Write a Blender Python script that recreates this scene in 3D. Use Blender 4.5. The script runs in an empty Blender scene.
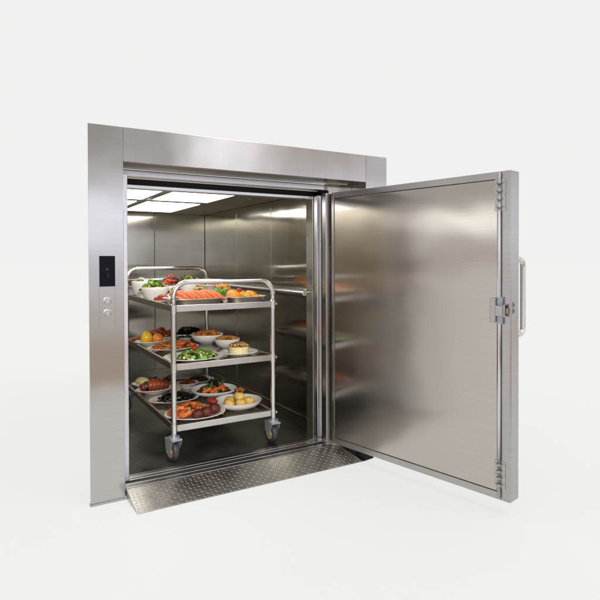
import bpy, bmesh, math, random
from mathutils import Vector, Matrix, noise
PI = math.pi
scn = bpy.context.scene
COL = scn.collection

# ------------------------------------------------------------------ colour
def lin(c):
    return c / 12.92 if c <= 0.04045 else ((c + 0.055) / 1.055) ** 2.4
def hx(s):
    return tuple(lin(int(s[i:i + 2], 16) / 255) for i in (0, 2, 4))

# ------------------------------------------------------------------ materials
def new_mat(name):
    m = bpy.data.materials.new(name); m.use_nodes = True
    nt = m.node_tree
    return m, nt, nt.nodes['Principled BSDF']

def N(nt, kind, **kw):
    n = nt.nodes.new(kind)
    for k, v in kw.items():
        setattr(n, k, v)
    return n

def ramp(nt, stops):
    r = N(nt, 'ShaderNodeValToRGB'); cr = r.color_ramp
    while len(cr.elements) > 1: cr.elements.remove(cr.elements[-1])
    cr.elements[0].position = stops[0][0]; cr.elements[0].color = (*stops[0][1], 1)
    for p, c in stops[1:]:
        e = cr.elements.new(p); e.color = (*c, 1)
    return r

def steel(name, col, rough=0.3, aniso=0.6, rot=0.0, streak=(6, 6, 220), bump=0.02, var=0.12, smudge=0.08, wave=0.0):
    """brushed stainless steel: fine stretched streaks, soft handling smudges"""
    m, nt, b = new_mat(name); L = nt.links
    tc = N(nt, 'ShaderNodeTexCoord')
    mp = N(nt, 'ShaderNodeMapping'); mp.inputs['Scale'].default_value = streak
    L.new(tc.outputs['Object'], mp.inputs['Vector'])
    n1 = N(nt, 'ShaderNodeTexNoise'); n1.inputs['Scale'].default_value = 1.0; n1.inputs['Detail'].default_value = 4
    L.new(mp.outputs[0], n1.inputs['Vector'])
    n2 = N(nt, 'ShaderNodeTexNoise'); n2.inputs['Scale'].default_value = 2.3; n2.inputs['Detail'].default_value = 3
    L.new(tc.outputs['Object'], n2.inputs['Vector'])
    c = Vector(col)
    r1 = ramp(nt, [(0.25, tuple(c * (1 - var))), (0.75, tuple(c * (1 + var * 0.6)))])
    L.new(n1.outputs['Fac'], r1.inputs[0]); L.new(r1.outputs[0], b.inputs['Base Color'])
    mr = N(nt, 'ShaderNodeMapRange'); mr.inputs['From Min'].default_value = 0.3; mr.inputs['From Max'].default_value = 0.7
    mr.inputs['To Min'].default_value = rough - smudge; mr.inputs['To Max'].default_value = rough + smudge
    L.new(n2.outputs['Fac'], mr.inputs['Value']); L.new(mr.outputs[0], b.inputs['Roughness'])
    b.inputs['Metallic'].default_value = 1
    if aniso:
        b.inputs['Anisotropic'].default_value = aniso
        b.inputs['Anisotropic Rotation'].default_value = rot
        tg = N(nt, 'ShaderNodeTangent', direction_type='UV_MAP'); tg.uv_map = 'UVMap'
        L.new(tg.outputs[0], b.inputs['Tangent'])
    if bump:
        bp = N(nt, 'ShaderNodeBump'); bp.inputs['Strength'].default_value = bump; bp.inputs['Distance'].default_value = 0.002
        L.new(n1.outputs['Fac'], bp.inputs['Height']); L.new(bp.outputs[0], b.inputs['Normal'])
    if wave:   # sheet metal is never quite flat
        n3 = N(nt, 'ShaderNodeTexNoise'); n3.inputs['Scale'].default_value = 3.1; n3.inputs['Detail'].default_value = 1
        L.new(tc.outputs['Object'], n3.inputs['Vector'])
        bp = N(nt, 'ShaderNodeBump'); bp.inputs['Strength'].default_value = 1.0; bp.inputs['Distance'].default_value = wave
        L.new(n3.outputs['Fac'], bp.inputs['Height']); L.new(bp.outputs[0], b.inputs['Normal'])
    return m

def plain(name, col, rough=0.5, metal=0, spec=0.5, nscale=40, var=0.15, bump=0.0, sss=0):
    m, nt, b = new_mat(name); L = nt.links
    tc = N(nt, 'ShaderNodeTexCoord')
    n1 = N(nt, 'ShaderNodeTexNoise'); n1.inputs['Scale'].default_value = nscale; n1.inputs['Detail'].default_value = 4
    L.new(tc.outputs['Object'], n1.inputs['Vector'])
    c = Vector(col)
    r1 = ramp(nt, [(0.3, tuple(c * (1 - var))), (0.7, tuple(c * (1 + var)))])
    L.new(n1.outputs['Fac'], r1.inputs[0]); L.new(r1.outputs[0], b.inputs['Base Color'])
    b.inputs['Roughness'].default_value = rough; b.inputs['Metallic'].default_value = metal
    b.inputs['Specular IOR Level'].default_value = spec
    if sss:
        b.inputs['Subsurface Weight'].default_value = sss
        b.inputs['Subsurface Radius'].default_value = (0.01, 0.005, 0.003); b.inputs['Subsurface Scale'].default_value = 0.5
    if bump:
        bp = N(nt, 'ShaderNodeBump'); bp.inputs['Strength'].default_value = bump; bp.inputs['Distance'].default_value = 0.003
        L.new(n1.outputs['Fac'], bp.inputs['Height']); L.new(bp.outputs[0], b.inputs['Normal'])
    return m

def emit(name, col, s):
    m, nt, b = new_mat(name)
    b.inputs['Base Color'].default_value = (*col, 1)
    b.inputs['Emission Color'].default_value = (*col, 1)
    b.inputs['Emission Strength'].default_value = s
    b.inputs['Roughness'].default_value = 0.4
    return m

def food_material(name, rough=0.38, bump=0.35, nscale=170, var=0.28):
    """food: each piece carries its own colour in a colour attribute, broken up by fine noise"""
    m, nt, b = new_mat(name); L = nt.links
    at = N(nt, 'ShaderNodeVertexColor'); at.layer_name = 'Col'
    tc = N(nt, 'ShaderNodeTexCoord')
    n1 = N(nt, 'ShaderNodeTexNoise'); n1.inputs['Scale'].default_value = nscale; n1.inputs['Detail'].default_value = 5
    L.new(tc.outputs['Object'], n1.inputs['Vector'])
    mr = N(nt, 'ShaderNodeMapRange'); mr.inputs['From Min'].default_value = 0.3; mr.inputs['From Max'].default_value = 0.7
    mr.inputs['To Min'].default_value = 1 - var; mr.inputs['To Max'].default_value = 1 + var
    L.new(n1.outputs['Fac'], mr.inputs['Value'])
    mx = N(nt, 'ShaderNodeVectorMath', operation='SCALE')
    L.new(at.outputs['Color'], mx.inputs[0]); L.new(mr.outputs[0], mx.inputs['Scale'])
    hs = N(nt, 'ShaderNodeHueSaturation'); hs.inputs['Saturation'].default_value = .97; hs.inputs['Hue'].default_value = .511; hs.inputs['Value'].default_value = 1.0
    L.new(mx.outputs[0], hs.inputs['Color']); L.new(hs.outputs[0], b.inputs['Base Color'])
    b.inputs['Roughness'].default_value = rough
    b.inputs['Subsurface Weight'].default_value = 0.08
    b.inputs['Subsurface Radius'].default_value = (0.01, 0.005, 0.003); b.inputs['Subsurface Scale'].default_value = 0.4
    bp = N(nt, 'ShaderNodeBump'); bp.inputs['Strength'].default_value = bump; bp.inputs['Distance'].default_value = 0.002
    L.new(n1.outputs['Fac'], bp.inputs['Height']); L.new(bp.outputs[0], b.inputs['Normal'])
    return m

M = {}
M['jamb'] = steel('brushed steel, portal', (0.53, 0.52, 0.50), 0.15, 0.6, 0.0, (4, 4, 260), 0.0, 0.06, 0.03, wave=.0035)
M['header'] = steel('brushed steel, header', (0.55, 0.535, 0.515), 0.15, 0.6, 0.25, (260, 4, 4), 0.0, 0.06, 0.03, wave=.0035)
M['door'] = steel('brushed steel, door', (0.53, 0.492, 0.442), 0.15, 0.9, 0.0, (1.5, 1.5, 320), 0.0, 0.045, 0.03, wave=.0035)
M['dedge'] = steel('brushed steel, door edge', (0.46, 0.445, 0.43), 0.24, 0.5, 0.0, (4, 4, 180), 0.0, 0.06)
M['cab'] = steel('brushed steel, cab wall', (0.44, 0.425, 0.37), 0.15, 0.85, 0.0, (2.5, 2.5, 240), 0.0, 0.08, 0.04, wave=.0035)
M['satin'] = steel('paled satin steel, unseen cab side', (0.74, 0.70, 0.62), 0.42, 0.5, 0.0, (2.5, 2.5, 240), 0.0, 0.05)  # unseen wall, made paler to lift its dark reflection in the door
M['ceil'] = steel('brushed steel, cab ceiling', (0.52, 0.49, 0.42), 0.35, 0, 0, (30, 30, 30), 0.0, 0.05)
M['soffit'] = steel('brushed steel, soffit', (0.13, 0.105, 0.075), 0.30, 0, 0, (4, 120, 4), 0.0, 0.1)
M['trim'] = steel('satin steel trim', (0.66, 0.65, 0.66), 0.28, 0, 0, (40, 40, 40), 0.0, 0.05)
M['tube'] = steel('polished steel tube', (0.72, 0.70, 0.68), 0.16, 0, 0, (30, 30, 30), 0.0, 0.04, 0.04)
M['shelf'] = steel('satin steel shelf', (0.60, 0.58, 0.55), 0.2, 0, 0, (30, 160, 30), 0.0, 0.08, .04)
M['bed'] = steel('brushed steel tray bed', (0.40, 0.35, 0.28), 0.16, 0, 0, (30, 160, 30), 0.0, 0.1, .04)
M['platter'] = steel('steel platter', (0.80, 0.79, 0.77), 0.38, 0, 0, (40, 40, 40), 0.0, 0.05)
M['tread'] = steel('worn tread plate', (0.50, 0.485, 0.45), 0.30, 0, 0, (20, 20, 20), 0.02, 0.16, 0.1)
M['dark'] = plain('black rubber', (0.008, 0.008, 0.009), 0.6, spec=.15)
M['gap'] = plain('dark seam', (0.02, 0.019, 0.018), 0.6)
M['tyre'] = plain('grey rubber tyre', (0.045, 0.047, 0.055), 0.5)
M['fork'] = plain('grey painted fork', (0.40, 0.42, 0.45), 0.32, 0.5)
M['hub'] = plain('cream plastic hub', (0.42, 0.33, 0.16), 0.4)
M['display'] = plain('black glass display', (0.003, 0.003, 0.006), 0.15, spec=.12, var=0.05)
M['red'] = emit('dim red display segment', (0.03, 0.003, 0.005), 0.12)
M['button'] = steel('steel push button', (0.50, 0.49, 0.465), 0.25, 0, 0, (30, 30, 30), 0.0, 0.03)
M['light'] = emit('ceiling light diffuser', (1.0, 0.985, 0.95), 4.0)
M['china'] = plain('white porcelain', (0.80, 0.79, 0.76), 0.16, var=0.02, nscale=8)
M['food'] = food_material('moist food')
M['crumb'] = food_material('browned crust', 0.55, 0.6, 90, 0.22)
M['glossy'] = food_material('glossy skin', 0.2, 0.12, 90, 0.12)

def rubber_floor():
    m, nt, b = new_mat('dark studded rubber floor'); L = nt.links
    tc = N(nt, 'ShaderNodeTexCoord')
    mp = N(nt, 'ShaderNodeMapping'); mp.inputs['Rotation'].default_value = (0, 0, PI / 4); mp.inputs['Scale'].default_value = (28, 28, 28)
    L.new(tc.outputs['Object'], mp.inputs['Vector'])
    ck = N(nt, 'ShaderNodeTexVoronoi'); ck.inputs['Scale'].default_value = 1.0; ck.inputs['Randomness'].default_value = 0.0
    L.new(mp.outputs[0], ck.inputs['Vector'])
    n1 = N(nt, 'ShaderNodeTexNoise'); n1.inputs['Scale'].default_value = 5; n1.inputs['Detail'].default_value = 6
    L.new(tc.outputs['Object'], n1.inputs['Vector'])
    r1 = ramp(nt, [(0.35, (0.016, 0.016, 0.015)), (0.7, (0.055, 0.055, 0.05))])
    L.new(n1.outputs['Fac'], r1.inputs[0]); L.new(r1.outputs[0], b.inputs['Base Color'])
    r2 = ramp(nt, [(0.35, (0.28,) * 3), (0.7, (0.5,) * 3)])
    L.new(n1.outputs['Fac'], r2.inputs[0]); L.new(r2.outputs[0], b.inputs['Roughness'])
    bp = N(nt, 'ShaderNodeBump'); bp.inputs['Strength'].default_value = 0.5; bp.inputs['Distance'].default_value = 0.002
    L.new(ck.outputs['Distance'], bp.inputs['Height']); L.new(bp.outputs[0], b.inputs['Normal'])
    return m
M['floor'] = rubber_floor()

# ------------------------------------------------------------------ mesh helpers
def box(bm, x0, x1, y0, y1, z0, z1):
    vs = [bm.verts.new((x, y, z)) for z in (z0, z1) for y in (y0, y1) for x in (x0, x1)]
    for f in ((0, 2, 3, 1), (4, 5, 7, 6), (0, 1, 5, 4), (2, 6, 7, 3), (0, 4, 6, 2), (1, 3, 7, 5)):
        bm.faces.new([vs[i] for i in f])
    return vs

def prism(bm, pts, z0, z1):
    n = len(pts)
    a = [bm.verts.new((x, y, z0)) for x, y in pts]; b = [bm.verts.new((x, y, z1)) for x, y in pts]
    bm.faces.new(a[::-1]); bm.faces.new(b)
    for i in range(n):
        bm.faces.new((a[i], a[(i + 1) % n], b[(i + 1) % n], b[i]))

def tube(bm, pts, r, seg=12, cap=True):
    pts = [Vector(p) for p in pts]; rings = []; prev = None
    rr = r if isinstance(r, (list, tuple)) else [r] * len(pts)
    for i, p in enumerate(pts):
        d = (pts[min(i + 1, len(pts) - 1)] - pts[max(i - 1, 0)]).normalized()
        if prev is None:
            up = Vector((0, 0, 1)) if abs(d.z) < 0.9 else Vector((1, 0, 0))
            a = d.cross(up).normalized()
        else:
            a = (prev - d * prev.dot(d)).normalized()
        b = d.cross(a); prev = a
        rings.append([bm.verts.new(p + (a * math.cos(t * 2 * PI / seg) + b * math.sin(t * 2 * PI / seg)) * rr[i]) for t in range(seg)])
    for q, w in zip(rings, rings[1:]):
        for i in range(seg):
            bm.faces.new((q[i], q[(i + 1) % seg], w[(i + 1) % seg], w[i]))
    if cap:
        bm.faces.new(rings[0][::-1]); bm.faces.new(rings[-1])
    return rings

def lathe(bm, prof, c=(0, 0, 0), sx=1, sy=1, rot=0, seg=56, power=2.0):
    c = Vector(c); rings = []
    for r, z in prof:
        if r < 1e-6:
            rings.append([bm.verts.new(c + Vector((0, 0, z)))]); continue
        ring = []
        for i in range(seg):
            t = 2 * PI * i / seg
            cx = math.copysign(abs(math.cos(t)) ** (2 / power), math.cos(t)) * r * sx
            cy = math.copysign(abs(math.sin(t)) ** (2 / power), math.sin(t)) * r * sy
            ring.append(bm.verts.new(c + Vector((cx * math.cos(rot) - cy * math.sin(rot), cx * math.sin(rot) + cy * math.cos(rot), z))))
        rings.append(ring)
    for a, b in zip(rings, rings[1:]):
        if len(a) == 1 and len(b) == 1: continue
        for i in range(seg):
            j = (i + 1) % seg
            if len(a) == 1: bm.faces.new((a[0], b[j], b[i]))
            elif len(b) == 1: bm.faces.new((a[i], a[j], b[0]))
            else: bm.faces.new((a[i], a[j], b[j], b[i]))

def cyl(bm, p0, p1, r, seg=20):
    tube(bm, [p0, p1], r, seg)

def arc(c, r, a0, a1, u, v, n=8):
    c = Vector(c); u = Vector(u); v = Vector(v)
    return [c + u * (r * math.cos(a0 + (a1 - a0) * i / n)) + v * (r * math.sin(a0 + (a1 - a0) * i / n)) for i in range(n + 1)]

def world_loc(o):
    v = Vector((0, 0, 0))
    while o is not None:
        v += o.location; o = o.parent
    return v

def obj(name, bm, mat, parent=None, bevel=0, smooth=False, loc=None, segs=2):
    cl = bm.loops.layers.color.get('Col')
    if cl:   # end caps take the colour of the face next to them
        for f in bm.faces:
            if min(f.loops[0][cl][:3]) > .98:
                for e in f.edges:
                    q = [g for g in e.link_faces if g is not f and min(g.loops[0][cl][:3]) <= .98]
                    if q:
                        for lp in f.loops: lp[cl] = q[0].loops[0][cl]
                        break
    """link bm (world coordinates) as one mesh object; children keep the same world place"""
    bm.normal_update()
    bmesh.ops.recalc_face_normals(bm, faces=bm.faces)
    org = world_loc(parent) if parent is not None else (Vector(loc) if loc else Vector((0, 0, 0)))
    if loc and parent is not None:
        org = Vector(loc)
    bmesh.ops.translate(bm, verts=bm.verts, vec=-org)
    uv = bm.loops.layers.uv.get('UVMap') or bm.loops.layers.uv.new('UVMap')
    bm.normal_update()
    for f in bm.faces:
        n = f.normal
        if abs(n.z) > 0.7: h, v = Vector((1, 0, 0)), Vector((0, 1, 0))
        else:
            h = Vector((0, 0, 1)).cross(n); h = h.normalized() if h.length > 1e-4 else Vector((1, 0, 0)); v = Vector((0, 0, 1))
        for l in f.loops:
            l[uv].uv = (l.vert.co.dot(h), l.vert.co.dot(v))
        f.smooth = smooth
    me = bpy.data.meshes.new(name); bm.to_mesh(me); bm.free()
    me.materials.append(mat)
    o = bpy.data.objects.new(name, me); COL.objects.link(o)
    if parent is not None:
        o.parent = parent; o.location = org - world_loc(parent)
    else:
        o.location = org
    if bevel:
        md = o.modifiers.new('edge', 'BEVEL'); md.width = bevel; md.segments = segs; md.limit_method = 'ANGLE'; md.angle_limit = 0.7
        md.harden_normals = False
    return o

def tag(o, label=None, cat=None, group=None, kind=None):
    if label: o['label'] = label
    if cat: o['category'] = cat
    if group: o['group'] = group
    if kind: o['kind'] = kind
    return o

def empty(name, loc, label, cat, group=None):
    o = bpy.data.objects.new(name, None); COL.objects.link(o); o.location = loc
    o.empty_display_size = 0.1
    return tag(o, label, cat, group)

def BM(): return bmesh.new()

# ================================================================== the food lift
H, W, JW = 1.80, 1.7725, 0.159
HB, RX = 1.634, 1.609
DEPTH, WX, ZC, ZF = 2.212, 1.3766, 1.580, 0.040
lift = empty('food_lift', (0.8, 0.0, 0.0), 'brushed stainless steel food lift with its single door standing open', 'lift')

bm = BM(); box(bm, 0, JW, 0, 0.012, 0.004, H); box(bm, 0.128, JW - .002, 0.012, 0.16, 0.006, H - .002)
obj('door_jamb', bm, M['jamb'], lift, 0.002)
bm = BM(); box(bm, RX + .001, W, 0, 0.20, 0.075, H)
obj('door_jamb', bm, M['jamb'], lift, 0.002)
bm = BM(); box(bm, -0.003, JW + .002, -0.006, 0.02, 0, 0.010)
obj('base_plate', bm, M['fork'], lift, 0.001)
bm = BM(); box(bm, JW + 0.001, RX, 0.0, 0.012, HB, H); box(bm, JW + .001, RX, 0.012, 0.235, H - .012, H - .001)
obj('header', bm, M['header'], lift, 0.002)
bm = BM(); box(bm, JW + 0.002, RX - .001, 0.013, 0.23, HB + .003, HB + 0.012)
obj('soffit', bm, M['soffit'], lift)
# silver bar and black gasket above the opening
bm = BM(); box(bm, JW + .003, 1.475, 0.17, 0.215, 1.588, 1.626)
obj('top_trim', bm, M['trim'], lift, 0.006, segs=3)
bm = BM(); box(bm, 0.196, 1.60, 0.200, 0.235, 1.552, 1.590)
obj('gasket', bm, M['dark'], lift)
bm = BM(); box(bm, 0.196, 1.345, 0.190, 0.240, 1.532, 1.553)
obj('top_trim', bm, M['trim'], lift, 0.004)
# slim upright on the near side, post and gasket on the hinge side
bm = BM(); box(bm, 0.161, 0.197, 0.085, 0.115, 0.05, 1.590)
obj('side_trim', bm, M['trim'], lift, 0.003)
bm = BM(); box(bm, 1.334, 1.366, 0.125, 0.165, 0.047, 1.552)
obj('side_trim', bm, M['trim'], lift, 0.006, segs=3)
bm = BM(); box(bm, 1.367, 1.425, 0.135, 0.175, 0.004, 1.585)
obj('gasket', bm, M['dark'], lift)
bm = BM(); box(bm, 1.324, 1.372, 0.012, 0.055, 0.052, 1.552)
obj('hinge_post', bm, M['dedge'], lift, 0.003)
bm = BM(); box(bm, 1.426, 1.608, 0.150, 0.19, 0.08, 1.632); box(bm, 1.426, 1.50, .151, .189, .004, .081)
obj('side_panel', bm, M['cab'], lift)
# sill: two rails with a groove, on a dark bed
bm = BM(); box(bm, 0.162, 1.420, 0.006, 0.176, 0.012, 0.036)
obj('sill_bed', bm, M['gap'], lift)
bm = BM(); box(bm, 0.163, 1.420, 0.004, 0.040, 0.0365, 0.050); box(bm, 0.163, 1.420, 0.048, 0.064, 0.0365, 0.0495)
box(bm, 0.163, 1.376, 0.098, 0.128, 0.0365, 0.0495); box(bm, 0.163, 1.376, 0.134, 0.172, 0.0365, 0.0485)
obj('sill_rail', bm, M['trim'], lift, 0.0015)

# --- cab shell
def backx(y):  # inner face of the wall on the control-panel side
    return 0.175 + (y - 0.18) * (0.45 - 0.175) / (DEPTH - 0.18)
bm = BM(); prism(bm, [(0.175, 0.178), (WX, 0.178), (WX, DEPTH), (0.45, DEPTH)], 0.015, ZF)
obj('cab_floor', bm, M['floor'], lift)
bm = BM(); prism(bm, [(0.165, 0.19), (WX + .03, 0.19), (WX + .03, DEPTH + .03), (0.44, DEPTH + .03)], ZC + .002, ZC + 0.03)
obj('cab_ceiling', bm, M['ceil'], lift)
bm = BM()
for a, b in ((0.452, 0.898), (0.902, WX - .003)):
    box(bm, a, b, DEPTH, DEPTH + 0.01, ZF + .13, ZC)
box(bm, 0.452, WX - .003, DEPTH - .004, DEPTH + 0.01, ZF, ZF + .127)
obj('cab_wall', bm, M['cab'], lift, 0.0015)
bm = BM(); box(bm, 0.43, WX + .02, DEPTH + .011, DEPTH + .03, ZF - .02, ZC + .001)
obj('wall_backing', bm, M['gap'], lift)
bm = BM()
for a, b in ((0.305, 0.828), (0.832, 1.457), (1.461, DEPTH - .002)):
    box(bm, WX, WX + .01, a, b, 0.136, ZC)
obj('cab_wall', bm, M['cab'], lift, 0.0015)
bm = BM(); box(bm, WX - .008, WX + .009, 0.305, DEPTH - .005, ZF, 0.133)
obj('kick_plate', bm, M['cab'], lift, 0.002)
bm = BM(); box(bm, WX + .011, WX + .03, 0.18, DEPTH + .01, ZF - .02, ZC + .001)
obj('wall_backing', bm, M['gap'], lift)
bm = BM(); prism(bm, [(1.327, 0.168), (1.3365, 0.168), (1.392, 0.300), (1.378, 0.303), (1.362, 0.303)], ZF, 1.551)
obj('corner_column', bm, M['cab'], lift, 0.001)
bm = BM(); prism(bm, [(0.175, 0.19), (0.45, DEPTH), (0.44, DEPTH + .005), (0.163, 0.19)], ZF, ZC)
obj('cab_wall', bm, M['satin'], lift)
# ceiling lights: framed diffusers
def light_panel(x0, x1, y0, y1, xf=None):
    xa = x0 if xf is None else xf
    fr = BM()
    prism(fr, [(x0 - .008, y0 - .008), (x1 + .008, y0 - .008), (x1 + .008, y1 + .008), (xa - .008, y1 + .008)], ZC - 0.006, ZC + .001)
    f = obj('light_panel', fr, M['ceil'], lift, 0.001)
    d = BM(); prism(d, [(x0, y0), (x1, y0), (x1, y1), (xa, y1)], ZC - 0.010, ZC - .0055)
    obj('diffuser', d, M['light'], f)
light_panel(0.575, 0.965, 0.30, 1.035)
light_panel(0.575, 0.965, 1.185, 1.92)
light_panel(0.235, 0.500, 0.30, 1.035, 0.33)
light_panel(0.355, 0.500, 1.185, 1.92, 0.445)
for y in (0.76, 1.33, 1.95):
    bm = BM(); lathe(bm, [(0, ZC - .004), (.010, ZC - .004), (.013, ZC - .002), (.013, ZC + .001)], (1.18, y, 0), seg=20)
    obj('downlight', bm, M['button'], lift)
# handrail
hr = BM()
tube(hr, [(WX - .060, 0.245, .947), (WX - .060, 2.05, .947)], .0185, 20)
h_o = obj('handrail', hr, M['trim'], lift, 0.003)
for y in (0.34, 1.15, 1.95):
    bm = BM(); cyl(bm, (WX - .055, y, .947), (WX - .004, y, .947), .009); cyl(bm, (WX - .006, y, .947), (WX, y, .947), .02)
    obj('bracket', bm, M['tube'], h_o, smooth=False)

# ramp: wedge with raised lozenges
RY = -0.192
def ramp_z(y): return 0.045 * (1 - (y / RY))
RL = [(0.163, -0.001), (1.398, -0.001), (1.446, RY), (0.170, RY)]
bm = BM()
top = [bm.verts.new((x, y, ramp_z(y) + .0035)) for x, y in RL]; bot = [bm.verts.new((x, y, 0.0005)) for x, y in RL]
bm.faces.new(top); bm.faces.new(bot[::-1])
for i in range(4): bm.faces.new((top[i], bot[i], bot[(i + 1) % 4], top[(i + 1) % 4]))
rmp = obj('ramp', bm, M['tread'], lift, 0.0012)
bm = BM(); sp = 0.0225
for i in range(60):
    for j in range(9):
        x = 0.182 + i * sp; y = -0.012 - j * sp * .94
        if x > 1.39 + (-y) * .25 or y < RY + .01: continue
        a = PI / 4 if (i + j) % 2 else -PI / 4
        u = Vector((math.cos(a), math.sin(a), 0)); v = Vector((-u.y, u.x, 0)); c = Vector((x, y, ramp_z(y) + .0036))
        ring = []
        for t in range(8):
            th = 2 * PI * t / 8
            q = c + u * (.0080 * math.cos(th)) + v * (.0028 * math.sin(th)); q.z = ramp_z(q.y) + .0036
            ring.append(bm.verts.new(q))
        q1 = [bm.verts.new(c + (r.co - c) * .55 + Vector((0, 0, .0012))) for r in ring]
        for t in range(8): bm.faces.new((ring[t], ring[(t + 1) % 8], q1[(t + 1) % 8], q1[t]))
        bm.faces.new(q1)
obj('tread_studs', bm, M['tread'], rmp, smooth=False)
bm = BM(); prism(bm, [(1.402, 0.0), (1.468, 0.0), (1.530, -.178), (1.450, -.192)], 0.0005, 0.022)
box(bm, 1.41, 1.50, 0.002, 0.12, .001, .024)
for t in (.2, .62):
    x = 1.43 + t * .06; y = -t * .18
    cyl(bm, (x, y, .021), (x, y, .030), .010, 12)
obj('pivot_block', bm, M['dark'], lift, 0.002)

# control panel on the near jamb
bm = BM(); box(bm, 0.045, 0.1175, -0.004, 0.0, 0.838, 1.180)
cp = obj('control_panel', bm, M['jamb'], lift, 0.0015)
bm = BM(); box(bm, 0.0455, 0.117, -0.0075, -0.0045, 1.034, 1.179)
ds = obj('display', bm, M['display'], cp, 0.001)
bm = BM()
def seg7(bm, cx, cz, s, on):
    w, h, t = s * .5, s, s * .11
    for k, (x0, x1, z0, z1) in {'a': (-w / 2, w / 2, h / 2 - t, h / 2), 'g': (-w / 2, w / 2, -t / 2, t / 2), 'd': (-w / 2, w / 2, -h / 2, -h / 2 + t),
                                'f': (-w / 2, -w / 2 + t, 0, h / 2), 'b': (w / 2 - t, w / 2, 0, h / 2), 'e': (-w / 2, -w / 2 + t, -h / 2, 0), 'c': (w / 2 - t, w / 2, -h / 2, 0)}.items():
        if k in on: box(bm, cx + x0, cx + x1, -.0082, -.0077, cz + z0, cz + z1)
prism_pts = [(-.008, 0), (.008, 0), (0, .012)]
a = [bm.verts.new((0.081 + x, -.0082, 1.112 + z)) for x, z in prism_pts]; b = [bm.verts.new((0.081 + x, -.0077, 1.112 + z)) for x, z in prism_pts]
bm.faces.new(a); bm.faces.new(b[::-1])
for i in range(3): bm.faces.new((a[i], b[i], b[(i + 1) % 3], a[(i + 1) % 3]))
seg7(bm, .081, 1.086, .022, 'bc')
obj('floor_indicator', bm, M['red'], ds)
for z, up in ((0.966, 1), (0.909, -1)):
    bm = BM()
    prof = [(0, .0095), (.012, .0095), (.0145, .008), (.0155, .004), (.0185, .0035), (.0185, .0)]
    lathe(bm, prof, seg=28)
    bmesh.ops.rotate(bm, verts=bm.verts, matrix=Matrix.Rotation(PI / 2, 3, 'X'))
    bmesh.ops.translate(bm, verts=bm.verts, vec=(0.0815, -0.004, z))
    bt = obj('call_button', bm, M['button'], cp)
    bm = BM()
    q = [(-.006, -.003 * up), (.006, -.003 * up), (0, .006 * up)]
    a = [bm.verts.new((0.0815 + x, -.0142, z + zz)) for x, zz in q]; b = [bm.verts.new((0.0815 + x, -.0132, z + zz)) for x, zz in q]
    bm.faces.new(a); bm.faces.new(b[::-1])
    for i in range(3): bm.faces.new((a[i], b[i], b[(i + 1) % 3], a[(i + 1) % 3]))
    obj('arrow', bm, M['fork'], bt)

# ================================================================== door (hinged part of the lift)
HX, HY, ANG, DW, DZ0, DZ1, DT = 1.3506, -0.0074, math.radians(102.71), 1.0977, 0.071, 1.5529, 0.0811
dv = Vector((-math.cos(ANG), -math.sin(ANG), 0)); nv = Vector((-dv.y, dv.x, 0))
if nv.x < 0: nv = -nv
def to_door(bm):   # (s, o, z) -> world
    for v in bm.verts:
        s, o, z = v.co
        v.co = Vector((HX, HY, 0)) + dv * s + nv * o + Vector((0, 0, z))
def dobj(name, bm, mat, parent, bevel=0, smooth=False, segs=2):
    to_door(bm); return obj(name, bm, mat, parent, bevel, smooth, segs=segs)
bm = BM()
box(bm, 0.001, DW, 0.006, DT, DZ0, DZ1)
door = dobj('door', bm, M['dedge'], lift, 0.003)
bm = BM()
box(bm, 0.0, 0.020, 0.0, 0.0058, DZ0 + .001, DZ1 - .001)
box(bm, 0.0205, 1.055, 0.0, 0.0058, DZ1 - .034, DZ1 - .001)
box(bm, 0.0205, 1.055, 0.0, 0.0058, DZ0 + .001, DZ0 + .034)
box(bm, 1.0555, DW - .001, 0.0, 0.0058, DZ0 + .001, DZ1 - .001)
dobj('door_frame', bm, M['dedge'], door, 0.0015)
bm = BM(); box(bm, 0.0245, 1.034, 0.0012, 0.0056, DZ0 + .038, DZ1 - .038)
dobj('door_panel', bm, M['door'], door, 0.0015)
bm = BM(); box(bm, 0.0206, 1.0548, 0.0050, 0.0059, DZ0 + .0345, DZ1 - .0345)
dobj('seam', bm, M['gap'], door)
bm = BM(); cyl(bm, (1.048, -.006, DZ0 + .01), (1.048, -.006, DZ1 - .008), .0085, 16)
dobj('locking_rod', bm, M['trim'], door, smooth=True)
def bracket(z0, z1):
    bm = BM()
    box(bm, 1.024, 1.076, -.0025, -.0004, z0, z1)
    n = 5; h = (z1 - z0)
    for k in range(4):
        zc = z0 + h * (k + .5) / 4
        cyl(bm, (1.048, -.008, zc - h * .03), (1.048, -.008, zc + h * .03), .0115, 16)
    for zc in (z0 + h * .12, z0 + h * .5, z0 + h * .88):
        for s in (1.030, 1.070): cyl(bm, (s, -.0045, zc), (s, -.002, zc), .0035, 10)
    dobj('rod_guide', bm, M['dedge'], door, 0.0008)
bracket(1.375, 1.518); bracket(0.128, 0.250)
bm = BM()
box(bm, 1.012, 1.0395, -.026, -.001, 0.874, 0.984)
dobj('latch', bm, M['dedge'], door, 0.002)
bm = BM(); box(bm, 1.040, 1.066, -.0150, -.0005, 0.868, 0.988)
dobj('latch_plate', bm, M['fork'], door, 0.001)
bm = BM(); box(bm, 1.040, 1.074, -.030, -.0155, 0.905, 0.952); cyl(bm, (1.076, -.020, 0.900), (1.076, -.020, 0.957), .006, 12)
box(bm, 1.076, 1.090, -.012, -.0005, .915, .94)
dobj('latch_hook', bm, M['dedge'], door, 0.002)
bm = BM(); box(bm, DW - .0002, DW + .0022, 0.022, 0.048, 0.912, 0.968)
box(bm, DW + .0023, DW + .006, 0.028, 0.042, 0.918, 0.934); box(bm, DW + .0023, DW + .006, 0.028, 0.042, 0.945, 0.961)
dobj('strike_plate', bm, M['dedge'], door, 0.001)
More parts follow.
